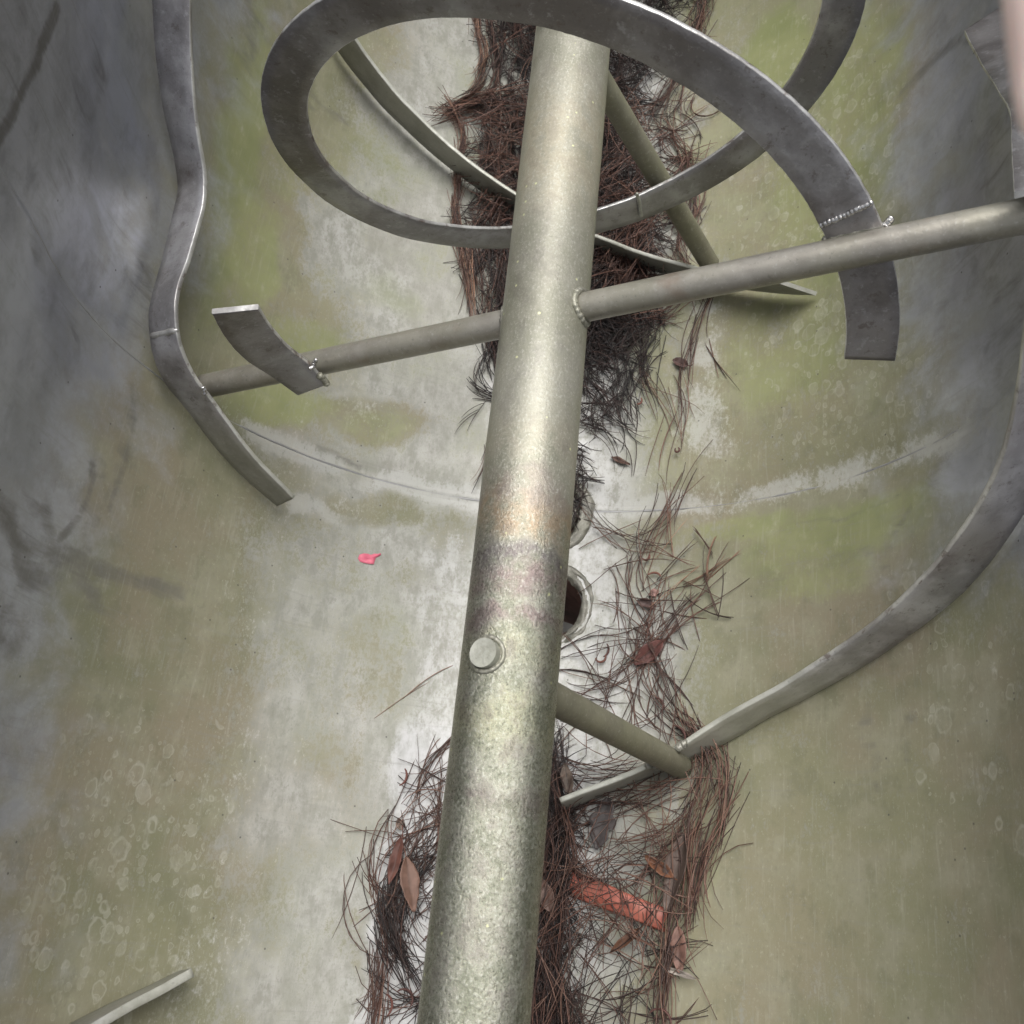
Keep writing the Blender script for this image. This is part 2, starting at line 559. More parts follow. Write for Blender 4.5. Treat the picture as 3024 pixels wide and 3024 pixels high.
def bead(path, r, ripple=.004, amp=.35, n=8, closed=False, seed=0):
    """a lumpy weld bead along a path"""
    P = A(path, float)
    L = np.r_[0, np.cumsum(np.linalg.norm(np.diff(P, axis=0), axis=1))]
    m = max(12, int(L[-1] / (ripple / 4)))
    Q = catmull(P, m) if len(P) > 2 else P[0] + (P[-1] - P[0]) * np.linspace(0, 1, m)[:, None]
    rr = np.random.default_rng(seed)
    s = np.linspace(0, L[-1], m)
    rad = r * (1 - amp / 2 + amp * (.55 + .45 * np.abs(np.sin(math.pi * s / ripple + rr.random()))) *
               (0.7 + .6 * vnoise(s * 90, s * 0 + seed, seed)))
    Q = Q + (rr.random((m, 3)) - .5) * r * .25
    if not closed:
        rad[0] = rad[-1] = r * .3
    else:
        Q = Q[:-1]
        rad = rad[:-1]
    return tube(Q, rad, n, closed=closed)


# ------------------------------------------------------------------ ground below the machine
ground = mesh_obj('ground', [(-30, -30, -1.25), (30, -30, -1.25), (30, 30, -1.25), (-30, 30, -1.25)], [(0, 1, 2, 3)], M['soil'])
tag(ground, kind='structure')

# ------------------------------------------------------------------ the trough
trough = empty('mixing_trough', (0, .8, -R), 'weathered steel mixing trough with rounded algae stained bottom', 'trough')
PORTS = ((.098, .525, .086, .060), (.080, .708, .088, .060))   # x, y, outer collar radius, bore radius

U_MAX = R * math.pi / 2 + TOP
nu, nv = 500, 534
gu = np.linspace(-U_MAX, U_MAX, nu)
gv = np.linspace(Y0, Y1, nv)
UU, VV = np.meshgrid(gu, gv)
UU, VV = UU.ravel(), VV.ravel()

wob = (fbm(UU * 4, VV * 4, 3) - .5)
wob2 = (fbm(UU * 14, VV * 14, 9) - .5)
au = np.abs(UU + wob * .18)


def blob(px, py, ru, rv, ang=0, st=1.0, soft=.5):
    """soft stain: centre from a photo pixel (1932 scale), size in metres along the arc / along the trough"""
    u0, v0 = uvp([(px, py)])[0]
    c, s = math.cos(math.radians(ang)), math.sin(math.radians(ang))
    du, dv = UU + wob2 * .06 + wob * .05 - u0, VV + wob2 * .06 - v0
    a, b = (c * du + s * dv) / ru, (-s * du + c * dv) / rv
    return st * smooth(1.0 + soft, 1.0 - soft, np.hypot(a, b))


def stroke(pts, w, st=1.0, soft=.7):
    Q = catmull(uvp(pts), 40)
    best = np.full(UU.shape, 9.)
    for q in Q:
        best = np.minimum(best, (UU + wob2 * .03 - q[0]) ** 2 + (VV + wob2 * .03 - q[1]) ** 2)
    return st * smooth(w * (1 + soft), w * (1 - soft), np.sqrt(best))


olive = .95 * smooth(.10, .46, au) * smooth(1.25, .75, au - .3 * smooth(.6, .3, VV))
olive = np.where(UU < 0, .95 * smooth(.14, .60, au) * smooth(1.1, .7, au), olive)
green = .2 * smooth(.1, .3, au) * smooth(.9, .6, au)
green = np.where(UU > 0, np.maximum(green, .42 * smooth(.12, .3, au) * smooth(.95, .6, au) * smooth(.5, .85, VV)), np.maximum(green, .3 * smooth(.9, .6, au) * smooth(.6, .85, VV)))
metal = .92 * smooth(.45, 1.1, au)
metal = np.where(UU > 0, .92 * smooth(.55, 1.12, au - .3 * smooth(.6, .3, VV)), metal)
dark = .12 * smooth(.5, .9, au)
ringm = np.zeros_like(UU)
wipe = np.zeros_like(UU)
wet_lit = np.where(UU > 0, smooth(.235, .14, UU + wob * .1), smooth(.20, .11, -UU + wob * .1)) * np.maximum(smooth(.38, .2, VV), .45 * smooth(.75, .6, VV))  # clean wet floor, with the bright light on it painted in as well
wet_lit = np.maximum(wet_lit, .55 * smooth(.2, .1, np.abs(UU - .09) + wob * .1))

for args in ((450, 320, .07, .35, 0, .9), (470, 120, .05, .2, 0, .7), (560, 640, .10, .06, 20, .8), (540, 330, .06, .08, 0, .6),
             (540, 760, .12, .05, 25, .9), (1470, 110, .10, .16, 0, 1.1), (1560, 330, .16, .2, 0, .8), (1480, 620, .16, .14, 0, .65),
             (1600, 1000, .2, .06, 0, .85), (1400, 1000, .12, .03, 0, .8), (720, 800, .1, .04, 20, .55), (1650, 700, .12, .1, 0, .4),
             (1180, 1720, .1, .05, 0, .5), (1345, 1640, .02, .08, 0, .4), (760, 1200, .04, .06, 0, .35), (1550, 480, .12, .1, 0, .8), (1620, 200, .12, .3, 0, .8), (1500, 700, .14, .1, 0, .75), (680, 330, .12, .12, 0, .45), (730, 560, .1, .06, 0, .5), (1560, 1090, .12, .04, 0, .7), (480, 500, .05, .15, 0, .8)):
    green = np.maximum(green, blob(*args))
for args in ((340, 1350, .14, .4, 0, 1.0, .95), (320, 1750, .15, .25, 0, 1.0, .95), (1620, 1500, .16, .5, 0, 1.0, .95), (1520, 1750, .14, .2, 0, 1.0, .95), (700, 790, .13, .05, 15, .9), (860, 1000, .06, .05, 0, .6), (700, 960, .12, .03, 12, .8), (790, 1080, .06, .04, 0, .5),
             (600, 1500, .1, .12, 0, .5), (1500, 1560, .12, .3, 0, .4), (1480, 900, .1, .06, 0, .5), (700, 1760, .1, .05, 0, .55),
             (650, 1250, .12, .12, 0, .45), (1440, 560, .08, .1, 0, .5), (760, 1870, .08, .04, 0, .6)):
    olive = np.maximum(olive, blob(*args))
# pale grey-green sheet on the far left of the bottom, and other clean places
for args in ((720, 500, .16, .12, 0, .75), (750, 250, .13, .16, 0, .5), (640, 430, .08, .1, 0, .5), (600, 1640, .06, .12, 0, .5),
             (560, 1380, .06, .12, 0, .35), (460, 1600, .05, .05, 0, .3)):
    olive = olive * (1 - blob(*args))
for args in ((30, 1010, .12, .03, -20, .9), (130, 1060, .14, .02, -25, .8), (20, 1180, .05, .05, 0, .6), (180, 1000, .02, .12, 12, .5),
             (240, 830, .015, .12, 10, .5), (60, 1330, .06, .06, 0, .4), (40, 100, .03, .3, 0, .4), (100, 380, .05, .1, 0, .5), (170, 170, .05, .12, 0, .45),
             (220, 420, .04, .12, 0, .4), (260, 560, .04, .1, 0, .55), (560, 170, .05, .1, 30, .5), (470, 60, .03, .12, 20, .6),
             (1850, 500, .1, .1, 0, .45), (1690, 1020, .02, .06, -15, .45), (1770, 880, .02, .1, -25, .4), (1600, 1060, .08, .02, 0, .5),
             (1880, 330, .05, .2, 0, .5), (1640, 1400, .012, .1, 0, .5), (1710, 1380, .012, .08, 0, .5), (1540, 970, .06, .02, 0, .3),
             (1760, 60, .03, .15, 0, .35), (1900, 620, .06, .08, 0, .5), (1690, 650, .05, .06, 0, .4), (700, 880, .1, .012, 10, .35)):
    dark = np.maximum(dark, blob(*args))
for args in ((1560, 340, .16, .34, 0, .95), (1640, 640, .18, .22, 0, 1.0), (210, 1680, .16, .2, 0, .8), (250, 1480, .08, .1, 0, .35),
             (450, 935, .02, .02, 0, .6), (1500, 620, .1, .12, 0, .7), (1300, 350, .1, .2, 0, .3), (1830, 1300, .1, .25, 0, .35)):
    ringm = np.maximum(ringm, blob(*args))
for pts, w, st in (([(110, 10), (62, 130), (14, 240), (-10, 300)], .010, 1.0), ([(20, 985), (110, 1040), (230, 1090), (340, 1120)], .016, .8),
                   ([(250, 760), (235, 850), (200, 960)], .008, .7), ([(165, 880), (150, 960), (110, 1020)], .008, .8), ([(60, 470), (100, 560), (150, 640)], .010, .6),
                   ([(560, 150), (600, 190), (650, 230)], .012, .6), ([(470, 20), (500, 60), (540, 120)], .012, .6), ([(1900, 40), (1760, 110), (1700, 180)], .016, .7),
                   ([(1690, 1010), (1720, 960)], .008, .6), ([(1500, 990), (1620, 965), (1700, 930)], .006, .5), ([(640, 1840), (760, 1850), (860, 1860)], .006, .5),
                   ([(560, 830), (620, 850), (680, 880)], .006, .7), ([(1850, 480), (1780, 560), (1770, 640)], .02, .4)):
    dark = np.maximum(dark, stroke(pts, w, st))
# wiped pale bands beside the weld seam
wipe = np.maximum(wipe, stroke([(400, 760), (560, 850), (700, 900), (900, 935)], .026, .95))
wipe = np.maximum(wipe, stroke([(620, 560), (700, 480), (780, 420)], .05, .35))
wipe = np.maximum(wipe, stroke([(560, 955), (640, 985), (720, 1005)], .024, .95))
wipe = np.maximum(wipe, stroke([(1180, 955), (1430, 930), (1600, 885), (1780, 825), (1932, 730)], .026, .9))
wipe = np.maximum(wipe, stroke([(520, 1480), (640, 1540), (560, 1700)], .05, .45))
wipe = np.maximum(wipe, stroke([(860, 1010), (850, 1060)], .02, .6))
wipe = np.maximum(wipe, stroke([(665, 1860), (690, 1932)], .02, .7))
wipe = np.maximum(wipe, stroke([(1330, 600), (1310, 750), (1350, 900)], .05, .75))

band = np.where(UU > 0, smooth(.13, .19, au) * smooth(.36, .24, au) * (.55 + .1 * smooth(.5, .9, VV)), .45 * smooth(.2, .3, au) * smooth(.55, .38, au))
wipe = np.maximum(wipe, band)
wipe = wipe * (.35 + .65 * smooth(.38, .58, fbm(UU * 7, VV * 9, 61)))
# dents on the walls and slight waviness
dent = .006 * (fbm(UU * 5, VV * 5, 21, 3) - .5) * smooth(.5, 1.0, np.abs(UU))
dent += .007 * (fbm(UU * 6, VV * 7, 25, 2) - .5) * smooth(.75, 1.1, np.abs(UU))
dent += .0015 * (fbm(UU * 6, VV * 6, 33, 3) - .5)
dent -= .011 * np.exp(-((VV - SEAM_Y + .01) / .06) ** 2) * smooth(1.1, .8, np.abs(UU))
dent += .004 * smooth(SEAM_Y + .004, SEAM_Y - .004, VV)
seam_off = (VV - SEAM_Y - .003 * (fbm(UU * 9, VV * 0, 5) - .5))
dent += .0012 * np.exp(-(seam_off / .004) ** 2) * (fbm(UU * 30, VV * 0 + 3, 8) > .35)
VERT = surf(UU, VV, dent)
keepv = np.ones(len(UU), bool)
for (px_, py_, ro, ri) in PORTS:
    keepv &= np.hypot(VERT[:, 0] - px_, VV - py_) > ri + .006
F_ = A(grid_faces(nu, nv))
F_ = F_[keepv[F_].all(1)]
shell = mesh_obj('trough_wall', VERT, F_, M['trough'], trough)
me = shell.data
for nm, chans in (('film', (olive, green, metal)), ('marks', (dark, ringm, wipe))):
    at = me.attributes.new(nm, 'FLOAT_COLOR', 'POINT')
    d = np.ones((len(UU), 4), np.float32)
    for k, ch in enumerate(chans):
        d[:, k] = np.clip(ch, 0, 1)
    at.data.foreach_set('color', d.ravel())
at = me.attributes.new('wet_lit', 'FLOAT', 'POINT')
at.data.foreach_set('value', wet_lit.astype(np.float32))
uvl = me.uv_layers.new(name='arc')
li = np.empty(len(me.loops), np.int32)
me.loops.foreach_get('vertex_index', li)
uvd = np.stack([UU[li], VV[li]], -1).astype(np.float32)
uvl.data.foreach_set('uv', uvd.ravel())

# outside of the shell, rims, end plates
ou = np.linspace(-U_MAX, U_MAX, 90)
V = np.concatenate([surf(ou, np.full(90, y), -.016) for y in (Y0, Y1)])
keep_f = [f for f in grid_faces(90, 2)]
outer = mesh_obj('outer_shell', V, [f for f in keep_f if not (-.16 < (ou[f[0]] if f[0] < 90 else 0) < .25)], M['shell'], trough)
for s in (-1, 1):
    x0, x1 = s * (R - .012), s * (R + .05)
    bxv = [(x, y, z) for z in (TOP - .002, TOP + .010) for y in (Y0 - .03, Y1 + .03) for x in (x0, x1)]
    mesh_obj('rim', bxv, [(0, 1, 3, 2), (4, 6, 7, 5), (0, 4, 5, 1), (2, 3, 7, 6), (0, 2, 6, 4), (1, 5, 7, 3)], M['shell'], trough, smooth_=False)
for y, t in ((Y0, -.01), (Y1, .01)):
    pr = surf(np.linspace(-U_MAX, U_MAX, 70), np.full(70, y), -.012)
    V = np.concatenate([pr, pr + A([0, t, 0])])
    n = 70
    F = [tuple(range(n)), tuple(range(2 * n - 1, n - 1, -1))] + [(i, i + 1, n + i + 1, n + i) for i in range(n - 1)]
    mesh_obj('end_plate', V, F, M['shell'], trough, smooth_=False)

# weld seam round the trough
su = np.linspace(-U_MAX + .01, U_MAX - .01, 700)
sy = SEAM_Y + .004 * (fbm(su * 9, su * 0, 5) - .5)
rr = .0009 + .0016 * smooth(.40, .62, fbm(su * 18, su * 0, 44))
V, F = tube(surf(su, sy, np.interp(su, gu, np.zeros(nu)) - .0085 * smooth(1.1, .8, np.abs(su))), rr, 6)
seam = mesh_obj('weld_seam', V, F, M['shell'], trough)

# discharge ports: lumpy collar and bore
for k, (px_, py_, ro, ri) in enumerate(PORTS):
    def ring(r, h, n=96, jit=0.0, seed=0):
        an = np.linspace(0, 2 * math.pi, n, endpoint=False)
        r = r + jit * (vnoise(np.cos(an) * 3 + 9, np.sin(an) * 3 + 9, seed) - .5) + jit * .5 * (vnoise(np.cos(an) * 9 + 29, np.sin(an) * 9 + 9, seed) - .5)
        x, y = px_ + r * np.cos(an), py_ + r * np.sin(an)
        hh = h + jit * .6 * (vnoise(np.cos(an) * 5 + 3, np.sin(an) * 5 + 3, seed + 5) - .5)
        return np.stack([x * (1 - hh / R), y, -np.sqrt((R - hh) ** 2 - x * x)], -1)
    prof = ((ro, -.002), (ro - .003, .004), (ro - .009, .006), (ro - .013, .003), (ro - .017, .0065), (ri + .006, .006), (ri + .002, .003), (ri, -.004))
    V = np.concatenate([ring(a, b, jit=.008, seed=50 + 7 * k + i) for i, (a, b) in enumerate(prof)])
    col = mesh_obj('drain_collar', V, grid_faces(96, len(prof), True), M['collar'], trough)
    V = np.concatenate([ring(ri, -.003), ring(ri - .002, -.06), ring(ri - .002, -.30)])
    mesh_obj('drain_bore', V, grid_faces(96, 3, True), M['dark'], trough)
    # inner collar of the far port
    if k == 1:
        an = np.linspace(0, 2 * math.pi, 80)
        P = surf(np.arcsin((px_ + .052 * np.cos(an)) / R) * R, py_ + .052 * np.sin(an), .004)
        V, F = bead(P, .006, .012, .5, closed=True, seed=4)
        mesh_obj('drain_lip', V, F, M['weld_low'], trough)

# ------------------------------------------------------------------ the agitator: shaft, arms, ribbons
agi = empty('ribbon_agitator', (0, .8, -RS), 'steel ribbon agitator with thick mottled shaft, pipe arms and curved flat ribbons', 'agitator')
ny, na = 420, 72
ys = np.linspace(Y0 - .05, Y1 + .05, ny)
an = np.linspace(0, 2 * math.pi, na, endpoint=False)
V = []
for y in ys:
    r = RS + .0006 * (vnoise(an * 2.2, an * 0 + y * 8, 70) - .5)
    V.append(np.stack([r * np.cos(an), np.full(na, y), r * np.sin(an)], -1))
V = np.concatenate(V)
shaft = mesh_obj('shaft', V, grid_faces(na, ny, True), M['shaft'], agi)
V, F = tube([(-.0175, -.123, math.sqrt(RS ** 2 - .0175 ** 2) - .002), (-.0178, -.123, math.sqrt(RS ** 2 - .0175 ** 2) + .0006)], .0042, 16)
mesh_obj('plug_hole', V, F, mat_plain('green_plug', (.12, .13, .05), (.17, .18, .08), .7), shaft)


def dirv(deg):
    return A([math.cos(math.radians(deg)), 0, math.sin(math.radians(deg))])


def arm(y, deg, s0, s1, r, mat, collar=None):
    d = dirv(deg)
    S = np.linspace(s0, s1, 60)
    P = d * S[:, None] + A([0, y, 0])
    rad = r * (1 + .012 * (vnoise(S * 30, S * 0 + y * 9, 12) - .5))
    V, F = tube(P, rad, 28)
    sm = [True] * (len(F) - 2) + [False, False]
    o = mesh_obj('arm', V, F, mat, agi, smooth_=sm)
    if collar:
        x, z, _ = frame_for(d)
        an = np.linspace(0, 2 * math.pi, 60)
        # fillet weld follows the saddle where the pipe meets the shaft
        Q = []
        for a in an:
            off = (r + .003) * (math.cos(a) * x + math.sin(a) * z)
            lat = off @ A([-d[2], 0, d[0]])
            Q.append(A([0, y, 0]) + off + d * (math.copysign(1, collar) * math.sqrt(max(RS ** 2 - lat ** 2, 1e-6))))
        V, F = bead(Q, .0036 if s1 > .1 else .0024, .007, .7, closed=True, seed=int(abs(deg)))
        mesh_obj('weld_collar', V, F, M['weld_low'], o)
    return o


arm_a_l = arm(.7283, 32.86, -.612, -.03, .0192, M['arm'], -1)
arm_a_r = arm(.7283, 32.86, .03, .625, .0192, M['arm'], 1)
arm_b = arm(1.2226, -55.25, .03, .606, .0192, M['arm_low'], 1)
arm_c = arm(.2462, -58.2, .03, .630, .0205, M['arm_low'], 1)
# the top end of the near arm, a cut stub on the shaft
arm(.2555, 180 - 58.5, .03, .0655, .0165, M['edge_low'], 1)
arm(1.2226, 180 - 55.25, .03, .080, .0192, M['edge_low'], 1)


def ribbon(name, outer, inner, th=.0062, mats=('ribbon', 'edge'), n=None, seed=1, flip=1, jag=.00035):
    """flat steel strip between two edge curves, with thickness"""
    L = np.linalg.norm(np.diff(A(outer), axis=0), axis=1).sum()
    n = n or max(24, int(L / .006))
    O, I = catmull(outer, n), catmull(inner, n)
    ss = np.linspace(0, L, n)
    Wd = (O - I) / np.linalg.norm(O - I, axis=1, keepdims=True)
    T = np.gradient((O + I) / 2, axis=0)
    T /= np.linalg.norm(T, axis=1, keepdims=True)
    Nn = np.cross(T, Wd)
    Nn /= np.linalg.norm(Nn, axis=1, keepdims=True)
    I = I + Wd * ((vnoise(ss * 160, ss * 0 + seed, seed) - .5) * jag * 2)[:, None]
    O = O + Wd * ((vnoise(ss * 160, ss * 0 + seed + 9, seed) - .5) * jag * 2)[:, None]
    wav = ((vnoise(ss * 18, ss * 0 + seed, seed + 3) - .5) * .002)[:, None] * Nn
    h = th / 2
    bv = .0008
    ringp = [(0, h, bv), (0, -h, bv), (0, -h + bv, 0), (0, h - bv, 0)]
    rows = []
    m = 4
    across = [k / m for k in range(m + 1)]
    top, bot = [], []
    V = []
    for i in range(n):
        row = []
        for a in across:      # +N side, inner -> outer
            e = bv if a == 0 else (-bv if a == 1 else 0)
            row.append(I[i] + (O[i] - I[i]) * a + Wd[i] * e + Nn[i] * h + wav[i])
        row.append(O[i] + Nn[i] * (h - bv) + wav[i])
        row.append(O[i] - Nn[i] * (h - bv) + wav[i])
        for a in across[::-1]:
            e = bv if a == 0 else (-bv if a == 1 else 0)
            row.append(I[i] + (O[i] - I[i]) * a + Wd[i] * e - Nn[i] * h + wav[i])
        row.append(I[i] - Nn[i] * (h - bv) + wav[i])
        row.append(I[i] + Nn[i] * (h - bv) + wav[i])
        V += row
    k = 2 * (m + 1) + 4
    F, ix, sm = [], [], []
    for j in range(n - 1):
        for i in range(k):
            a, b = j * k + i, j * k + (i + 1) % k
            F.append((a, a + k, b + k, b))
            face = i < m or (m + 3) <= i < (2 * m + 3)
            ix.append(0 if face else 1)
            sm.append(True)
    F.append(tuple(range(k)))
    F.append(tuple((n - 1) * k + i for i in range(k - 1, -1, -1)))
    ix += [1, 1]
    sm += [False, False]
    o = mesh_obj(name, V, F, [M[mats[0]], M[mats[1]]], agi, ix, sm)
    # keep the arrises crisp
    eb = o.data
    return o


def fcurve(phs, r0):
    x = (0.6624, 0.5787, -0.025, 0.0424, 0.0235, -0.0072, -0.0018, 0.0437, -0.0042, -0.0021, 0.0104, 0.0007, 0.0206, -0.0025)
    q = np.minimum(phs, math.radians(372))
    y = x[0] + x[1] * q / (2 * math.pi)
    r = r0 + 0 * phs
    for k in range(1, 4):
        w = k / 1.5
        y = y + x[2 + 4 * (k - 1)] * np.cos(w * q) + x[3 + 4 * (k - 1)] * np.sin(w * q)
        r = r + x[4 + 4 * (k - 1)] * np.cos(w * q) + x[5 + 4 * (k - 1)] * np.sin(w * q)
    y = y + (phs - q) * .62 / (2 * math.pi)
    return np.stack([r * np.cos(phs), y, r * np.sin(phs)], -1)


ph = np.radians(np.linspace(10.6, 405, 140))
rib_loop = ribbon('inner_ribbon', fcurve(ph, .4061), fcurve(ph, .3446), n=420, seed=2)
# cut-off piece of the other inner ribbon on the left arm
so = on_cyl([(626, 919), (660, 985), (717, 1051), (797, 1105), (880, 1163)], .427)
si = on_cyl([(763, 905), (797, 960), (854, 1025), (925, 1084), (963, 1132)], .367)
rib_stub = ribbon('inner_ribbon', so, si, th=.0075, seed=5)
# outer ribbons
AO = [(453, 0), (464, 171), (490, 342), (518, 473), (528, 547), (515, 626), (490, 740), (461, 854), (443, 940), (447, 1008), (490, 1128), (552, 1205), (655, 1338), (740, 1424), (820, 1492)]
AI = [(564, 0), (569, 199), (586, 399), (604, 512), (604, 586), (586, 672), (558, 769), (530, 854), (521, 911), (524, 979), (552, 1065), (590, 1135), (621, 1173), (740, 1333), (868, 1469)]
pa, pb = on_cyl(AO, .622), on_cyl(AI, .562)


def ext(P, deg, y, r):
    return np.vstack([A([[r * math.cos(math.radians(deg)), y, r * math.sin(math.radians(deg))]]), P])


for dg, yy in ((168, 1.30), (150, 1.42), (130, 1.52)):
    pa, pb = ext(pa, dg, yy, .622), ext(pb, dg, yy, .562)
rib_a = ribbon('outer_ribbon', pa, pb, th=.0075, seed=8, mats=('ribbon', 'edge'))
BO = [(1013, 148), (1099, 262), (1184, 364), (1269, 438), (1332, 490), (1440, 561)]
BI = [(1050, 120), (1110, 216), (1195, 319), (1269, 393), (1355, 456), (1412, 501), (1469, 541), (1765, 706), (1837, 744), (1906, 774)]


def helix(deg0, deg1, y0, y1, r, n=24, bend=0.0):
    t = np.linspace(0, 1, n)
    a = np.radians(deg0 + (deg1 - deg0) * t)
    y = y0 + (y1 - y0) * t + bend * np.sin(math.pi * t)
    return np.stack([r * np.cos(a), y, r * np.sin(a)], -1)


rib_b = ribbon('outer_ribbon', helix(-35.7, -137, 1.088, 1.585, .628, bend=.012), helix(-38.5, -137, 1.09, 1.56, .560, bend=.016),
               th=.0075, seed=11, mats=('ribbon', 'edge'))
CO_ = [(3018, 1515), (2956, 1609), (2863, 1720), (2769, 1807), (2614, 1919), (2459, 2012), (2273, 2112), (2130, 2195), (1916, 2287), (1775, 2347), (1667, 2395)]
CI_ = [(2993, 1217), (2956, 1348), (2894, 1484), (2819, 1590), (2738, 1689), (2614, 1813), (2459, 1925), (2273, 2043), (2148, 2112), (2018, 2195), (1909, 2260), (1654, 2364)]
pc, pd = on_cyl(CO_, .630), on_cyl(CI_, .558)
pd = pd[1:]
for dg, yy in ((10, .58), (20, .625)):
    pc = ext(pc, dg, yy, .630)
    pd = ext(pd, dg + 7, yy + .012, .558)
rib_c = ribbon('outer_ribbon', pc, pd, th=.0085, seed=14, mats=('ribbon_pale', 'edge'))
rib_d = ribbon('outer_ribbon', helix(-129, -205, -.135, -.50, .630), helix(-131, -205, -.125, -.48, .560), th=.012, seed=17, mats=('ribbon', 'edge'))
def cylp(rows, r):
    return A([(r * math.cos(math.radians(d)), y, r * math.sin(math.radians(d))) for d, y in rows])


eo = np.vstack([on_cyl([(2972, 18)], .63), cylp(((16, 1.16), (24, 1.03), (30, .92), (35, .80), (38, .72)), .63)])
ei = np.vstack([on_cyl([(2848, 98), (2895, 185), (2950, 275), (2985, 363)], .56), cylp(((36, .79), (39, .71)), .56)])
rib_e = ribbon('outer_ribbon', eo, ei, th=.0075, seed=19, mats=('ribbon_shaded', 'edge'))

# weld beads on the ribbons
def bead_px(pts, r_, rad, parent, seed, mat='weld', ripple=.006):
    P = np.concatenate([on_cyl([p], q) for p, q in zip(pts, r_)])
    V, F = bead(P, rad, ripple, .55, 8, seed=seed)
    return mesh_obj('weld_bead', V, F, M[mat], parent)


ph0 = math.radians(38.6)
w0, w1 = fcurve(A([ph0 - .02]), .3446)[0], fcurve(A([ph0 + .005]), .4075)[0]
off = A([0, -.0035, .001])
V, F = bead([w0 + off, (w0 + w1) / 2 + off, w1 + off], .0032, .0045, .4, 8, seed=3)
mesh_obj('weld_bead', V, F, M['weld'], rib_loop)
dA = dirv(32.86)
V, F = bead([dA * .352 + A([0, .7455, .012]), dA * .38 + A([0, .7455, .013]), dA * .424 + A([0, .7455, .013])], .0032, .009, .6, 8, seed=6)
mesh_obj('weld_bead', V, F, M['weld_low'], rib_loop)
V, F = bead([dA * .420 + A([0, .744, .012]), dA * .427 + A([0, .752, .018])], .004, .006, .6, 8, seed=6)
mesh_obj('weld_bead', V, F, M['weld'], rib_loop)
bead_px([(912, 1090), (924, 1084), (929, 1070), (936, 1060)], (.366, .362, .357, .35), .003, rib_stub, 5, 'weld', .004)
bead_px([(940, 1108), (955, 1118), (968, 1140)], (.362, .362, .362), .0045, rib_stub, 6, 'weld_low')
bead_px([(596, 1140), (601, 1150), (606, 1166)], (.556, .556, .556), .0036, rib_a, 7)
bead_px([(444, 992), (484, 984), (526, 974)], (.622, .592, .560), .0050, rib_a, 8, 'edge', .03)
bead_px([(1893, 640), (1888, 600), (1880, 570)], (.357, .325, .297), .0028, rib_loop, 9, 'edge_low')
bead_px([(2000, 2212), (2012, 2202), (2030, 2195)], (.555, .555, .555), .006, rib_c, 10, 'weld_low')
bead_px([(1905, 2265), (1925, 2262), (1950, 2262)], (.555, .56, .565), .005, rib_c, 11, 'weld_low')

# ------------------------------------------------------------------ pine needles
NEEDLES = []   # (center uv, theta, length, curvature, h0, harc, radius, colour)
RED = [(.10, .05, .037), (.135, .069, .05), (.07, .036, .028), (.165, .095, .07), (.052, .03, .025)]
DRK = [(.022, .014, .013), (.034, .021, .018), (.016, .012, .012), (.045, .026, .022)]
TAN = [(.30, .17, .11), (.22, .125, .085)]


def in_poly(p, poly):
    x, y = p
    c = False
    j = len(poly) - 1
    for i in range(len(poly)):
        xi, yi = poly[i]
        xj, yj = poly[j]
        if (yi > y) != (yj > y) and x < (xj - xi) * (y - yi) / (yj - yi + 1e-9) + xi:
            c = not c
        j = i
    return c


def field(poly, n, theta=90, spread=35, length=(.09, .17), curv=4, h=(0, .03), pal=RED, rad=(.0006, .0011), tilt=.012):
    xs, ys_ = [p[0] for p in poly], [p[1] for p in poly]
    pts = []
    while len(pts) < n:
        p = (rnd.uniform(min(xs), max(xs)), rnd.uniform(min(ys_), max(ys_)))
        if in_poly(p, poly):
            pts.append(p)
    uv = uvp(pts)
    for (u, v) in uv:
        fas = rnd.choice((1, 2, 2, 3))
        t0, k0 = rnd.gauss(theta, spread), rnd.gauss(0, curv)
        L0, h0 = rnd.uniform(*length), rnd.uniform(*h)
        c0 = rnd.choice(pal)
        for _ in range(fas if fas == 1 or rnd.random() < .5 else 1):
            f = rnd.uniform(.7, 1.25)
            NEEDLES.append((u, v, math.radians(t0 + rnd.gauss(0, 5)), L0 * rnd.uniform(.8, 1.1), k0 + rnd.gauss(0, 1.2), h0,
                            rnd.uniform(0, tilt), rnd.uniform(*rad), tuple(x * f for x in c0)))


def strand(path, n, width=.012, length=(.10, .18), h=(0, .015), pal=RED, spread=7, rad=(.0006, .0011), curv=1.5):
    """a combed bundle of needles following a line traced on the photograph"""
    Q = catmull(uvp(path), 60)
    T = np.gradient(Q, axis=0)
    ang = np.unwrap(np.arctan2(T[:, 1], T[:, 0]))
    L = np.linalg.norm(T, axis=1).sum()
    for _ in range(n):
        i = rnd.randrange(3, 57)
        k = (ang[min(i + 3, 59)] - ang[max(i - 3, 0)]) / (6 * L / 60)
        f = rnd.uniform(.7, 1.3)
        c0 = rnd.choice(pal)
        NEEDLES.append((Q[i, 0] + rnd.gauss(0, width), Q[i, 1] + rnd.gauss(0, width), ang[i] + math.radians(rnd.gauss(0, spread)),
                        rnd.uniform(*length), max(-14, min(14, k)) + rnd.gauss(0, curv), rnd.uniform(*h), rnd.uniform(0, .008), rnd.uniform(*rad), tuple(x * f for x in c0)))


LONG = (.11, .20)
MIX = RED + DRK[2:]
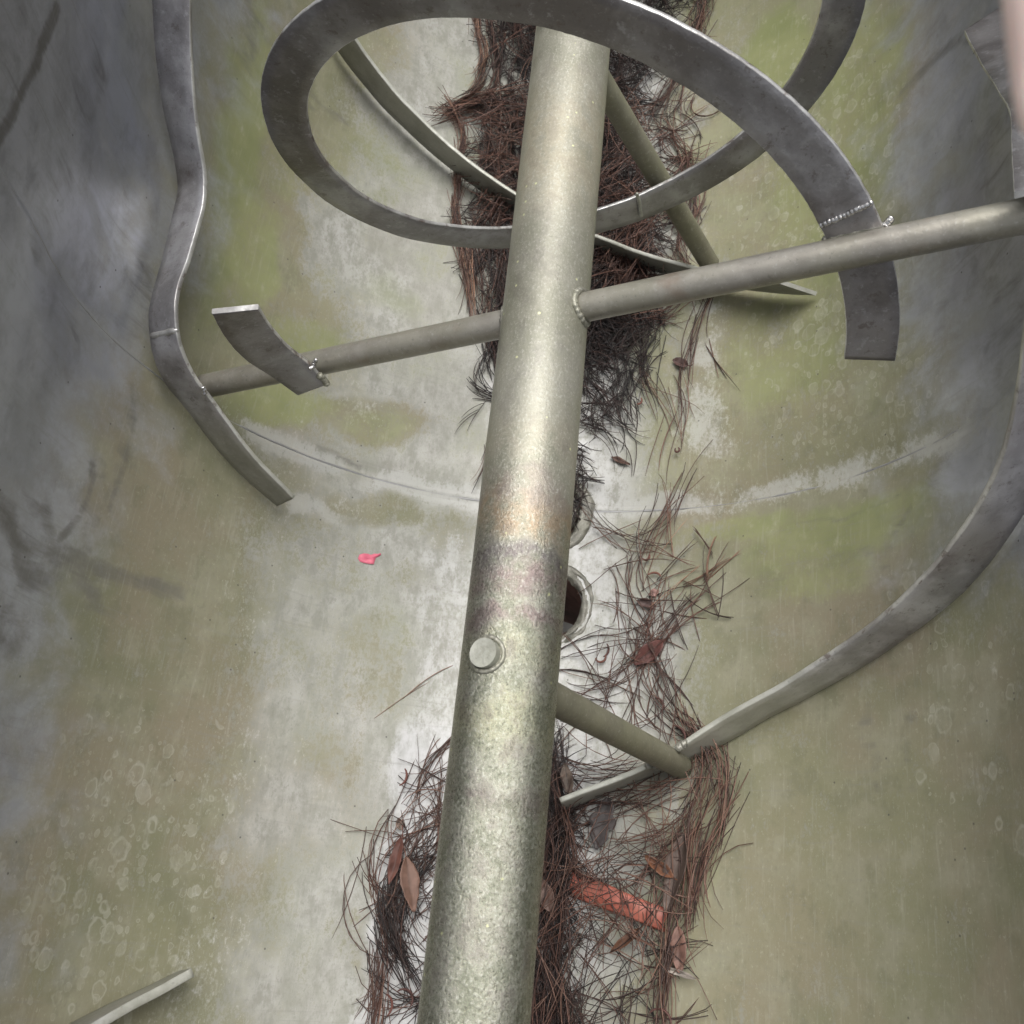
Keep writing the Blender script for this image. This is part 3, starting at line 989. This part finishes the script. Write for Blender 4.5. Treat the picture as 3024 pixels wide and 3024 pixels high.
# far pile, left of the shaft
field([(925, -120), (1075, -120), (1060, 180), (1040, 420), (1000, 600), (935, 590), (915, 520), (895, 420), (900, 330), (900, 240), (940, 160)], 620, 95, 45, LONG, 7, (0, .018), DRK)
field([(890, 200), (1050, 185), (1040, 450), (905, 440), (895, 330)], 330, 70, 55, (.07, .15), 4, (.012, .045), RED)
field([(925, -120), (1060, -120), (1060, 150), (940, 150)], 120, 95, 25, LONG, 8, (.005, .028), MIX)
field([(910, 440), (1040, 440), (1010, 640), (925, 600)], 130, 92, 20, LONG, 6, (.004, .025), MIX)
strand([(893, -60), (898, 60), (908, 130), (890, 180), (842, 215)], 110, .005, (.10, .16), (0, .02), RED + TAN[:1], 5)
strand([(915, -60), (925, 60), (935, 130), (915, 190), (870, 225)], 80, .008, (.10, .16), (0, .02), MIX, 8)
strand([(842, 215), (868, 262), (862, 330), (856, 420), (876, 520), (888, 600)], 120, .005, (.10, .16), (0, .02), RED + TAN[:1], 5)
strand([(880, 430), (900, 520), (915, 600), (935, 680)], 60, .009, (.09, .15), (0, .015), MIX, 8)
strand([(832, 222), (900, 208), (980, 182)], 60, .010, (.10, .16), (.0, .03), RED, 12)
strand([(945, 600), (935, 660), (945, 720)], 50, .010, (.07, .13), (0, .012), DRK, 10, curv=5)
strand([(945, 640), (915, 690), (905, 735), (945, 760)], 34, .006, (.06, .10), (0, .01), DRK, 12, curv=6)
# beneath the shaft and right of it, far
field([(1060, -120), (1290, -120), (1290, 10), (1240, 110), (1200, 200), (1210, 330), (1240, 420), (1240, 500), (1190, 590), (1140, 640), (1050, 640)], 1500, 95, 55, LONG, 8, (0, .03), DRK)
field([(1140, 180), (1210, 200), (1220, 420), (1250, 500), (1190, 580), (1120, 590)], 200, 80, 55, LONG, 5, (.02, .05), RED)
strand([(1320, -60), (1325, 30), (1290, 130), (1240, 210)], 90, .012, LONG, (0, .02), MIX, 10)
field([(1230, 170), (1310, 190), (1315, 400), (1290, 520), (1230, 420)], 70, 95, 40, (.07, .14), 12, (0, .014), RED)
strand([(1290, 150), (1265, 240), (1305, 330), (1300, 420)], 34, .010, LONG, (0, .01), RED, 12)
strand([(1310, 330), (1318, 400), (1288, 480), (1308, 560)], 30, .008, LONG, (0, .01), RED, 12)
strand([(1240, 330), (1290, 300), (1340, 290)], 9, .008, (.07, .11), (0, .01), RED, 20)
# mid right: black wet tangle
field([(1085, 600), (1250, 570), (1230, 660), (1170, 780), (1080, 820)], 150, 80, 50, (.06, .12), 18, (0, .016), DRK)
field([(1085, 600), (1220, 580), (1200, 680), (1140, 700), (1085, 710)], 150, 40, 70, (.05, .10), 20, (.0, .025), DRK)
strand([(1250, 570), (1230, 650), (1190, 730), (1195, 800)], 50, .014, (.08, .14), (0, .012), DRK, 14, curv=7)
strand([(1110, 700), (1160, 770), (1200, 820)], 36, .014, (.07, .12), (0, .012), DRK, 18, curv=9)
strand([(1200, 600), (1260, 600), (1320, 560)], 26, .012, LONG, (0, .02), RED, 14)
strand([(1345, 555), (1310, 640), (1290, 720), (1285, 800), (1250, 890)], 24, .011, LONG, (0, .01), RED, 6)
strand([(1190, 640), (1230, 720), (1290, 800)], 14, .012, LONG, (0, .01), RED + DRK, 14)
strand([(1100, 800), (1170, 830), (1195, 890)], 18, .010, (.06, .12), (0, .01), DRK, 16, curv=6)
strand([(1340, 650), (1375, 720)], 4, .006, (.08, .12), (0, .006), RED)
strand([(925, 820), (905, 890), (882, 925)], 6, .004, (.08, .12), (0, .008), RED + DRK)
strand([(900, 770), (865, 800)], 4, .005, (.05, .08), (0, .006), DRK, 14, curv=8)
field([(1078, 830), (1115, 850), (1105, 940), (1072, 1000)], 70, 60, 55, (.05, .09), 18, (.004, .02), DRK)
# sparse sprays beside the drain
strand([(1290, 910), (1262, 960), (1225, 1010), (1160, 1010), (1115, 985)], 14, .010, LONG, (0, .012), RED, 7)
strand([(1285, 920), (1240, 1010), (1200, 1080), (1215, 1200), (1250, 1290)], 24, .016, LONG, (0, .012), RED, 10)
field([(1140, 980), (1280, 980), (1360, 1090), (1320, 1200), (1180, 1230), (1150, 1100)], 26, 60, 60, (.08, .16), 4, (0, .012), RED)
field([(1250, 980), (1370, 1010), (1370, 1150), (1280, 1180)], 14, 30, 60, (.07, .13), 3, (0, .01), RED + TAN)
strand([(1390, 1100), (1280, 1180), (1180, 1270), (1090, 1320)], 22, .010, LONG, (0, .015), RED, 10)
field([(1075, 1190), (1280, 1210), (1300, 1370), (1090, 1390)], 42, 70, 60, LONG, 6, (0, .018), RED)
strand([(1240, 1150), (1220, 1260), (1300, 1380), (1340, 1400)], 26, .012, LONG, (0, .014), RED, 12)
# near pile, right of the shaft and under it
field([(960, 1360), (1075, 1420), (1075, 1560), (1070, 1720), (1075, 2100), (960, 2100), (980, 1700)], 750, 95, 32, LONG, 6, (0, .03), DRK + RED[2:3])
field([(1010, 1500), (1085, 1500), (1085, 2100), (990, 2100)], 95, 78, 30, LONG, 4, (.025, .055), RED)
field([(1085, 1640), (1285, 1560), (1285, 1780), (1265, 2100), (1080, 2100)], 105, 85, 65, LONG, 6, (0, .035), RED + DRK)
field([(1080, 1520), (1290, 1500), (1290, 1620), (1085, 1640)], 22, 60, 60, LONG, 6, (0, .03), RED)
strand([(1060, 1440), (1150, 1460), (1240, 1440)], 26, .014, (.1, .17), (0, .03), MIX, 14)
strand([(1060, 1560), (1140, 1520), (1250, 1490), (1320, 1450)], 34, .012, LONG, (.005, .03), RED, 12)
strand([(1330, 1395), (1372, 1470), (1366, 1550), (1330, 1640), (1312, 1740)], 60, .008, LONG, (0, .03), RED, 8)
strand([(1320, 1400), (1340, 1480), (1320, 1560)], 24, .010, LONG, (.005, .035), RED, 12)
strand([(1300, 1490), (1300, 1560), (1230, 1610), (1120, 1640)], 28, .014, LONG, (.005, .03), RED, 14)
strand([(1300, 1600), (1285, 1720), (1268, 1820), (1255, 1960)], 55, .009, LONG, (.01, .035), RED + TAN[1:], 7)
strand([(1060, 1780), (1120, 1700), (1200, 1560)], 12, .03, LONG, (.03, .05), RED, 20)
strand([(1080, 1640), (1130, 1670), (1200, 1650), (1260, 1640)], 22, .012, (.08, .14), (.02, .04), MIX, 14, curv=5)
strand([(1110, 1620), (1150, 1700), (1150, 1780)], 14, .02, (.1, .16), (.036, .05), RED, 30)
strand([(1230, 1640), (1215, 1720), (1230, 1800)], 14, .02, (.1, .16), (.034, .05), RED, 30)
strand([(1090, 1760), (1170, 1720), (1260, 1760)], 14, .02, (.1, .17), (.03, .045), RED, 30)
# near pile, left of the shaft
field([(870, 1480), (920, 1400), (960, 1450), (930, 2100), (800, 2100), (820, 1720)], 260, 90, 35, LONG, 6, (0, .025), DRK + RED)
strand([(780, 1640), (740, 1700), (738, 1780), (770, 1850)], 85, .010, (.09, .15), (0, .024), DRK, 10, curv=4)
strand([(810, 1640), (770, 1700), (765, 1780), (790, 1840)], 36, .010, (.09, .15), (0, .024), DRK + RED[:1], 12, curv=4)
field([(790, 1470), (850, 1410), (830, 1560), (770, 1600)], 34, 70, 45, LONG, 11, (0, .012), RED)
field([(730, 1560), (810, 1560), (800, 1680), (720, 1720)], 30, 80, 45, (.1, .18), 11, (0, .016), RED)
strand([(775, 1470), (740, 1560), (705, 1660), (722, 1800), (702, 1920)], 26, .008, (.12, .19), (0, .014), RED, 9, curv=3)
strand([(850, 1395), (805, 1450), (780, 1500)], 12, .004, (.10, .15), (0, .01), RED)
strand([(672, 1640), (662, 1740), (690, 1800), (760, 1815)], 4, .006, (.16, .2), (0, .01), RED)
strand([(672, 1565), (760, 1580), (820, 1610)], 3, .004, (.1, .15), (0, .01), RED)
strand([(720, 1830), (710, 1932), (690, 2020)], 30, .010, LONG, (0, .014), RED, 9)
strand([(740, 1850), (790, 1880), (850, 1850)], 18, .010, LONG, (0, .014), RED + DRK, 22)
strand([(735, 1330), (850, 1265)], 2, .003, (.12, .14), (0, .004), TAN)
field([(700, 2100), (1300, 2100), (1280, 2500), (700, 2500)], 600, 90, 50, LONG, 5, (0, .03), RED + DRK)

Nn_, Mp, Sd = len(NEEDLES), 8, 3
arr = A([n[:8] for n in NEEDLES])
colr = A([n[8] for n in NEEDLES])
u0, v0, th0, L0, k0, h0, ha, rd = arr.T
s = np.linspace(-.5, .5, Mp)
kv = rng.normal(0, 1.6, Nn_)
S_ = s[None, :] * L0[:, None]
theta = th0[:, None] + k0[:, None] * S_ + (kv * 25)[:, None] * S_ ** 2
du, dv = np.cos(theta), np.sin(theta)
ds = (L0 / (Mp - 1))[:, None]
cu = np.cumsum(du * ds, 1)
cv = np.cumsum(dv * ds, 1)
PU = u0[:, None] + cu - cu[:, Mp // 2][:, None]
PV = v0[:, None] + cv - cv[:, Mp // 2][:, None]
tilt_ = rng.normal(0, .25, Nn_)
PH = .0012 + h0[:, None] + ha[:, None] * (1 - (2 * s[None, :]) ** 2) + tilt_[:, None] * S_ * np.clip(h0 / .03, 0, 1)[:, None]
PH = np.maximum(PH, .0011)
NP = surf(PU, PV, PH)
Tn = np.gradient(NP, axis=1)
Tn /= np.linalg.norm(Tn, axis=2, keepdims=True)
UPv = A([0, 0, 1.])
sx = np.cross(Tn, UPv)
sx /= np.linalg.norm(sx, axis=2, keepdims=True) + 1e-9
sy_ = np.cross(sx, Tn)
taper = A([.75] + [1.0] * (Mp - 3) + [.8, .35])
NV = np.empty((Nn_, Mp, Sd, 3))
for k in range(Sd):
    a = 2 * math.pi * k / Sd
    NV[:, :, k] = NP + (sx * math.cos(a) + sy_ * math.sin(a)) * (rd[:, None] * taper[None, :])[..., None]
base_i = (np.arange(Nn_) * Mp * Sd)[:, None, None]
jj, kk = np.meshgrid(np.arange(Mp - 1), np.arange(Sd), indexing='ij')
a = jj * Sd + kk
b = jj * Sd + (kk + 1) % Sd
quad = np.stack([a, b, b + Sd, a + Sd], -1).reshape(1, -1, 4)
NF = (quad + base_i.reshape(-1, 1, 1)).reshape(-1, 4)
nm = bpy.data.meshes.new('pine_needles')
nm.vertices.add(Nn_ * Mp * Sd)
nm.vertices.foreach_set('co', NV.ravel())
nm.loops.add(NF.size)
nm.loops.foreach_set('vertex_index', NF.ravel().astype(np.int32))
nm.polygons.add(len(NF))
nm.polygons.foreach_set('loop_start', np.arange(0, NF.size, 4, dtype=np.int32))
nm.polygons.foreach_set('use_smooth', np.ones(len(NF), bool))
nm.update(calc_edges=True)
at = nm.attributes.new('tone', 'FLOAT_COLOR', 'POINT')
cc = np.ones((Nn_, Mp * Sd, 4), np.float32)
cc[..., :3] = colr[:, None, :]
cc[:, :Sd, :3] *= .45
at.data.foreach_set('color', cc.ravel())
nm.materials.append(M['needle'])
no = bpy.data.objects.new('pine_needles', nm)
C.objects.link(no)
tag(no, 'matted brown and black pine needles lying along the trough bottom', 'pine needles', kind='stuff')


# ------------------------------------------------------------------ leaves, petal, twigs, plastic
def place(o, px, ang, h, pitch=0, roll=0):
    """lay an object on the trough wall at a photo pixel, turned by ang in the (arc, y) plane"""
    u, v = uvp([px])[0]
    p = surf(u, v, h)
    t = u / R
    ex, ey, ez = Vector((math.cos(t), 0, math.sin(t))), Vector((0, 1, 0)), Vector((-math.sin(t), 0, math.cos(t)))
    mt = Matrix(((ex.x, ey.x, ez.x), (ex.y, ey.y, ez.y), (ex.z, ey.z, ez.z))).to_4x4()
    o.matrix_world = Matrix.Translation(Vector(p)) @ mt @ Matrix.Rotation(math.radians(ang), 4, 'Z') @ \
        Matrix.Rotation(math.radians(pitch), 4, 'X') @ Matrix.Rotation(math.radians(roll), 4, 'Y')


def leaf(name, px, ang, L, W, col, label, h=.03, curl=.3, lobes=0, seed=0, pitch=0, roll=0, cat='leaf', group='dead leaves in the trough', stem=.25, mat='leaf'):
    r = np.random.default_rng(seed)
    nl, nw = 22, 9
    V, T = [], []
    for i in range(nl):
        t = i / (nl - 1)
        w = W / 2 * (math.sin(math.pi * min(1, t * .94 + .03)) ** .8) * (1 - .25 * t)
        if lobes:
            w *= .68 + .42 * abs(math.sin(math.pi * t * lobes + .4))
        w *= 1 + .12 * (r.random() - .5)
        for j in range(nw):
            q = 2 * j / (nw - 1) - 1
            x = q * w
            y = (t - .5) * L
            z = curl * (abs(q) ** 1.5) * w + curl * L * .35 * (t - .5) ** 2 + .0022 * math.sin(9 * t + seed) * q + \
                .0016 * (r.random() - .5) - .0012 * (abs(q) < .15)
            V.append((x, y, z))
            f = (.75 if abs(q) < .15 else 1.0) * (.8 + .4 * mnoise.noise((x * 60, y * 60, seed)) + .2 * r.random())
            f *= .56
            T.append((col[0] * f, col[1] * f * 1.08 + .004, col[2] * f * 1.08 + .004, 1))
    F = grid_faces(nw, nl)
    # petiole
    ns = len(V)
    if stem:
        path = [(0, -L / 2 + .004, 0), (.001, -L / 2 - stem * L * .5, .001), (.004, -L / 2 - stem * L, .003)]
        tv, tf = tube(catmull(path, 8), .0008, 5)
        V += [tuple(v) for v in tv]
        F += [tuple(i + ns for i in f) for f in tf]
        T += [(col[0] * .6, col[1] * .6, col[2] * .6, 1)] * len(tv)
    o = mesh_obj(name, V, F, M[mat])
    at = o.data.attributes.new('tone', 'FLOAT_COLOR', 'POINT')
    at.data.foreach_set('color', A(T, np.float32).ravel())
    md = o.modifiers.new('thickness', 'SOLIDIFY')
    md.thickness = .0005
    place(o, px, ang, h, pitch, roll)
    return tag(o, label, cat, group)


BR = (.27, .135, .10)
RB = (.17, .055, .045)
GB = (.15, .105, .095)
leaf('dead_leaf', (768, 1668), 195, .085, .036, (.33, .17, .125), 'pale brown pointed leaf left of the shaft on needles', .032, .25, seed=1, pitch=8, roll=-10)
leaf('dead_leaf', (742, 1625), 172, .075, .022, (.21, .075, .055), 'narrow dark red leaf left of the shaft behind a paler leaf', .024, .5, seed=2, roll=25)
leaf('dead_leaf', (1228, 1236), 130, .065, .034, RB, 'dark red broken leaf on sparse needles right of the drain', .016, .35, seed=3, roll=-15)
leaf('dead_leaf', (1141, 1556), 170, .085, .046, (.13, .095, .092), 'grey brown lobed leaf below the flat end of the near ribbon', .022, .15, 3, seed=4, stem=.45)
leaf('dead_leaf', (1292, 1650), 168, .12, .046, (.17, .105, .085), 'large crumpled brown leaf at right edge of the near needle pile', .034, .55, seed=5, roll=20)
leaf('dead_leaf', (1292, 1792), 185, .065, .030, (.30, .145, .11), 'small tan brown leaf near the bottom right of the needle pile', .026, .3, seed=6)
leaf('dead_leaf', (1286, 688), 60, .036, .022, (.16, .08, .07), 'small brown leaf beside thin needle strands under the pipe arm', .008, .3, seed=7)
leaf('dead_leaf', (1172, 872), 245, .042, .012, (.20, .10, .075), 'small narrow brown leaf on pale steel right of the shaft', .006, .3, seed=8, stem=0)
leaf('dead_leaf', (1222, 1142), 70, .036, .018, (.16, .09, .08), 'small folded brown leaf among sparse needles beside the drain', .012, .5, seed=9)
leaf('dead_leaf', (1236, 1122), 110, .020, .016, (.55, .30, .26), 'tiny pale pink leaf scrap among sparse needles beside the drain', .010, .3, seed=10, stem=0)
leaf('dead_leaf', (1075, 1475), 15, .05, .024, (.20, .13, .10), 'brown leaf half hidden by the shaft above the near ribbon end', .040, .3, seed=11)
leaf('dead_leaf', (1255, 1640), 60, .055, .022, (.24, .09, .045), 'rust brown curled leaf above the red plastic strip', .034, .6, seed=12, roll=20)
leaf('dead_leaf', (1035, 1690), 20, .05, .03, (.26, .15, .12), 'brown leaf beside the shaft left of the red plastic strip', .045, .3, seed=13)
leaf('dead_leaf', (1190, 1775), 130, .06, .016, (.22, .09, .05), 'slender rust brown leaf on needles below the red plastic strip', .034, .5, seed=14)
leaf('dead_leaf', (752, 1555), 20, .02, .016, (.5, .36, .29), 'tiny pale tan leaf scrap left of the shaft', .012, .2, seed=15, stem=0)
leaf('dead_leaf', (1290, 1835), 80, .058, .010, (.45, .36, .31), 'thin pale grey husk near the bottom right of the needle pile', .026, .5, seed=16, stem=0)

# pink petal: folded scrap
pv, pf, pt = [], [], []
out = [(-.021, -.003), (-.019, .004), (-.012, .0075), (-.004, .0085), (.003, .0075), (.009, .0105), (.015, .0105), (.0205, .0125), (.0215, .009), (.0165, .0055),
       (.0125, .003), (.0105, -.004), (.009, -.0095), (.001, -.0105), (-.010, -.0095), (-.017, -.008)]
for rr_ in (0, .5, 1.0):
    for k, (x, y) in enumerate(out):
        pv.append((x * rr_, y * rr_, .002 + .0013 * rr_ * math.sin(k * 1.1) + .0015 * rr_))
pf = grid_faces(len(out), 3, True)
pet = mesh_obj('petal', pv, pf, M['petal'])
md = pet.modifiers.new('thickness', 'SOLIDIFY')
md.thickness = .0006
place(pet, (695, 1055), 6, .002)
tag(pet, 'small bright pink petal lying on the pale trough floor', 'petal')

# red plastic strip: half-round shard
L_, n1, n2 = .165, 30, 12
V = []
for i in range(n1):
    t = i / (n1 - 1)
    x = (t - .5) * L_
    wd = .0185 * (1 - .12 * t) * (1 + .05 * math.sin(7 * t))
    for j in range(n2):
        q = j / (n2 - 1) * 2 - 1
        V.append((x + .004 * q * math.sin(3 * q + 1) * (t < .04 or t > .96), q * wd, .0055 * (1 - q * q) + .005 * math.sin(math.pi * t)))
F = grid_faces(n2, n1)
pl = mesh_obj('plastic_strip', V, F, M['plastic'])
md = pl.modifiers.new('thickness', 'SOLIDIFY')
md.thickness = .002
place(pl, (1168, 1700), -15, .016, 6)
tag(pl, 'faded red half round plastic strip partly buried in needles', 'plastic strip')

# curled reddish catkins
CAT = [((1138, 1252), 20, .030, 1.6, 'short curled brown catkin just right of the shaft below the drain'),
       ((1150, 1232), 80, .028, .9, 'straight brown catkin beside a curled one below the drain'),
       ((1282, 858), 10, .022, 2.6, 'tiny hooked red brown catkin on pale steel below the pipe arm'),
       ((1212, 765), 60, .020, 1.2, 'small dark catkin at the edge of the black needle tangle'),
       ((1300, 1385), 130, .034, .8, 'red brown catkin beside the near arm and ribbon joint'),
       ((760, 1472), 80, .034, 1.0, 'upright brown catkin at the top of the left needle pile'),
       ((770, 1868), 140, .045, 1.5, 'thick brown catkin at the bottom of the left needle pile'),
       ((735, 1890), 100, .036, 1.0, 'slim curved brown catkin at lower left of the needle pile'),
       ((1265, 1905), 160, .05, 1.3, 'bent red brown catkin at the bottom right of the needle pile'),
       ((1255, 1330), 110, .035, 1.2, 'red brown catkin among needles above the near arm end'),
       ((1240, 1085), 170, .028, 1.0, 'brown catkin across the sparse needle spray right of the drain'),
       ((1225, 1060), 30, .022, 1.5, 'tiny brown catkin at the top of the sparse needle spray')]
for k, (px, ang, L, bend, lab) in enumerate(CAT):
    t = np.linspace(-1, 1, 26)
    a = bend * t
    P = np.stack([L / 2 * np.sin(a) / max(bend, .1) * 1.0, L / 2 * (1 - np.cos(a)) / max(bend, .1), .003 + .002 * (t ** 2)], -1)
    rad = .0021 * (1 - .55 * t ** 2) * (1 + .25 * np.sin(t * 38 + k))
    V, F = tube(P, rad, 9)
    o = mesh_obj('catkin', V, F, M['leaf'])
    at = o.data.attributes.new('tone', 'FLOAT_COLOR', 'POINT')
    cl = rnd.choice([(.12, .045, .034), (.08, .036, .03), (.15, .062, .045)])
    at.data.foreach_set('color', A([(*cl, 1)] * len(V), np.float32).ravel())
    place(o, px, ang, .010 if px[1] < 1380 else .03)
    tag(o, lab, 'catkin', 'curled catkins in the trough')


# ------------------------------------------------------------------ the hand that reaches in at the right edge
def cam_pt(px, depth):
    d = CF + ((px[0] - SRC / 2) / FPX) * CR - ((px[1] - SRC / 2) / FPX) * CU
    return CO + d * depth


def make_hand():
    tip = cam_pt((3108, 420), .222)
    mid1 = cam_pt((3096, 220), .222)
    kn = cam_pt((3070, -90), .216)
    mcp = cam_pt((3130, -620), .205)
    ax = (mcp - tip) / np.linalg.norm(mcp - tip)
    side = CR - ax * (CR @ ax)
    side /= np.linalg.norm(side)
    nrm = np.cross(side, ax)
    verts, edges, rad = [], [], []

    def chain(start, pts, rs):
        prev = start
        for p, r in zip(pts, rs):
            verts.append(tuple(p))
            rad.append(r)
            if prev is not None:
                edges.append((prev, len(verts) - 1))
            prev = len(verts) - 1
        return prev
    wrist = mcp + ax * .085 + side * .032
    root = chain(None, [wrist], [.024])
    fore = chain(root, [wrist + ax * .10 + side * .02, wrist + ax * .22 + side * .05], [.027, .034])
    palm = chain(root, [mcp + ax * .045 + side * .030], [.026])
    for i, (sh, ln, dr) in enumerate(((0, 1, 0), (.021, 1.08, .004), (.041, 1.0, .008), (.059, .8, .014))):
        b = mcp + side * sh + ax * (dr - .002)
        k = chain(palm, [mcp + side * (.010 + sh * .85) + ax * .020, b], [.012, .0105])
        if i == 0:
            chain(k, [kn, mid1, (mid1 + tip) / 2, tip], [.0089, .0083, .0078, .0058])
        else:
            d2 = -ax
            p1 = b + d2 * .040 * ln - nrm * .006
            p2 = p1 + d2 * .024 * ln - nrm * .012
            p3 = p2 + d2 * .016 * ln - nrm * .014
            chain(k, [p1, p2, p3], [.0088, .0080, .0062])
    tb = mcp + ax * .050 + side * .006 - nrm * .012
    chain(palm, [tb, tb - ax * .030 - side * .006 - nrm * .018, tb - ax * .055 - nrm * .026, tb - ax * .072 + side * .004 - nrm * .030], [.014, .0115, .0095, .007])
    me = bpy.data.meshes.new('person')
    me.from_pydata(verts, edges, [])
    o = bpy.data.objects.new('person', me)
    C.objects.link(o)
    sk = o.modifiers.new('skin', 'SKIN')
    sk.use_smooth_shade = True
    for v, r in zip(me.skin_vertices[0].data, rad):
        v.radius = (r, r)
    me.skin_vertices[0].data[0].use_root = True
    ss = o.modifiers.new('sub', 'SUBSURF')
    ss.levels = ss.render_levels = 2
    dg = bpy.context.evaluated_depsgraph_get()
    m2 = bpy.data.meshes.new_from_object(o.evaluated_get(dg))
    o.modifiers.clear()
    o.data = m2
    m2.materials.clear()
    m2.materials.append(M['skin'])
    m2.polygons.foreach_set('use_smooth', [True] * len(m2.polygons))
    return tag(o, 'pale bare finger of a person hanging in at the right edge', 'person')


make_hand()
